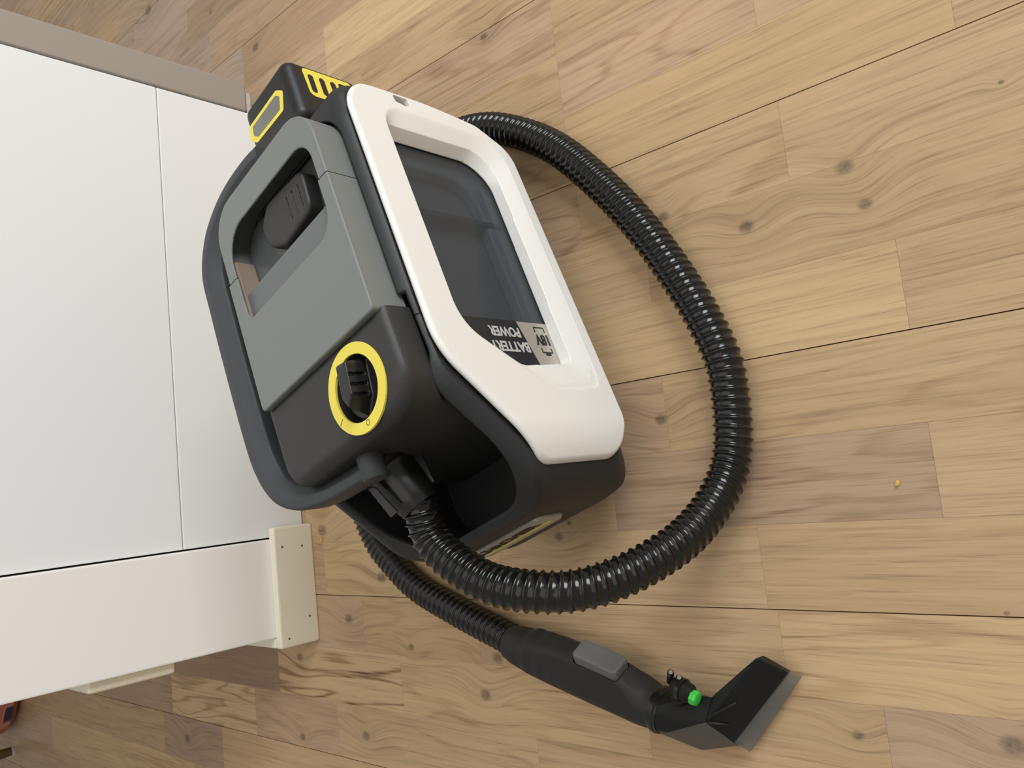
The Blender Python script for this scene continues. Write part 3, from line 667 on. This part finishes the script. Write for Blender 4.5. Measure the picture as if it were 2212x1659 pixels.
# spot nozzle: fan-shaped head with clear lip and green spray jet
def hull(name, pts, m, parent, bevel=.0012):
    bm = bmesh.new(); vs = [bm.verts.new(p) for p in pts]; r = bmesh.ops.convex_hull(bm, input=vs)
    junk = [g for g in r['geom_interior'] + r['geom_unused'] if isinstance(g, bmesh.types.BMVert)]
    if junk: bmesh.ops.delete(bm, geom=list(set(junk)), context='VERTS')
    bmesh.ops.dissolve_limit(bm, angle_limit=.03, verts=bm.verts[:], edges=bm.edges[:])
    if bevel: bmesh.ops.bevel(bm, geom=bm.edges[:], offset=bevel, segments=2, affect='EDGES', profile=.6)
    bmesh.ops.recalc_face_normals(bm, faces=bm.faces[:])
    me = bpy.data.meshes.new(name); bm.to_mesh(me); bm.free(); return link(name, me, m, parent)
nz = empty('nozzle', (0, 0, 0)); nz.parent = root
nL, nR, nC, nB, nN = (.3550, .1255, .035), (.3735, .1375, .0200), (.4115, .0680, .0240), (.3890, .0610, .040), (.3725, .0730, .036)
nD, nA = (.4140, .0200, .003), (.3890, .0010, .012)
head = hull('nozzle_head', [nL, nR, nC, nB, nN, (.3560, .1240, .020), (.3745, .1345, .008), (.4120, .0645, .010), (.3980, .055, .006), (.376, .072, .012)], M_nozb, root); head['label'] = 'black fan-shaped nozzle head'
tl = G0 + gd * .1820; sdv = Vector((gd.y, -gd.x, 0))
def tube_ring(r, angs, adv=0.0): return [tuple(tl + gd * adv + (sdv * math.cos(a) + Vector((0, 0, 1)) * math.sin(a)) * r) for a in angs]
neck = hull('nozzle_cheek', [nB, nC, nD, (.4130, .030, .002), (.4185, .063, .003), (.392, .05, .004)] + tube_ring(.0188, [math.radians(a) for a in (-75, -50, -25, 0, 25, 50)], .003), M_nozlit, root, .0008); neck['label'] = 'sloping cheek of the nozzle, light from above painted into its grey'
hull('nozzle_socket', [nB, nN, (.3790, .060, .006)] + tube_ring(.0190, [math.radians(a) for a in range(0, 360, 20)], .0) + tube_ring(.0180, [math.radians(a) for a in (60, 90, 120, 150)], .014), M_nozb, root, .0006)
bpy.data.objects.remove(nz)
lip = hull('clear_lip', [(.3690, .1335, .0225), (.4085, .0665, .0250), (.4235, .0690, .0095), (.3805, .1405, .0095), (.3695, .1325, .0190), (.4085, .0660, .0210), (.4235, .0690, .006), (.3805, .1405, .006)], M_clear, root, .0005); lip['label'] = 'clear plastic lip of the nozzle'
def rod(name, p0, p1, r, m, parent, n=12): 
    d_ = Vector(p1) - Vector(p0); return lathe(name, p0, d_, [(0, r * .6), (r * .5, r), (d_.length - r * .5, r), (d_.length, r * .6)], m, parent, n=n)
def on_head(a, b, c, up_=.0004): return Vector(nB) * a + Vector(nL) * b + Vector(nC) * c + Vector((0, 0, up_))
rod('stiffening_rib', on_head(.90, .10, .0), on_head(.22, .43, .35), .0017, M_nozb, head)
rod('stiffening_rib', on_head(.92, .02, .06), on_head(.25, .15, .60), .0017, M_nozb, head)
jet = rod('spray_jet', (.353, .046, .040), (.3680, .0610, .0425), .0086, M_nozb, root, 20)
jl = lathe('jet_tip', (.3672, .0602, .0425), (.62, .78, .05), [(0, .0062), (.003, .0064), (.0055, .0058), (.0062, .003)], M_green, jet, n=8, smooth=False); jl['label'] = 'green spray tip'
rod('jet_clip', (.344, .052, .046), (.352, .036, .030), .0030, M_cavity, jet); rod('jet_clip', (.350, .058, .046), (.359, .042, .030), .0030, M_cavity, jet); lathe('jet_collar', (.3585, .0510, .0415), (.62, .78, .1), [(0, .0075), (.001, .0098), (.004, .0098), (.005, .0075)], M_cavity, jet, n=24)
box('jet_bracket', (.362, .040, .028), (.371, .050, .044), M_nozb, jet, .0015)
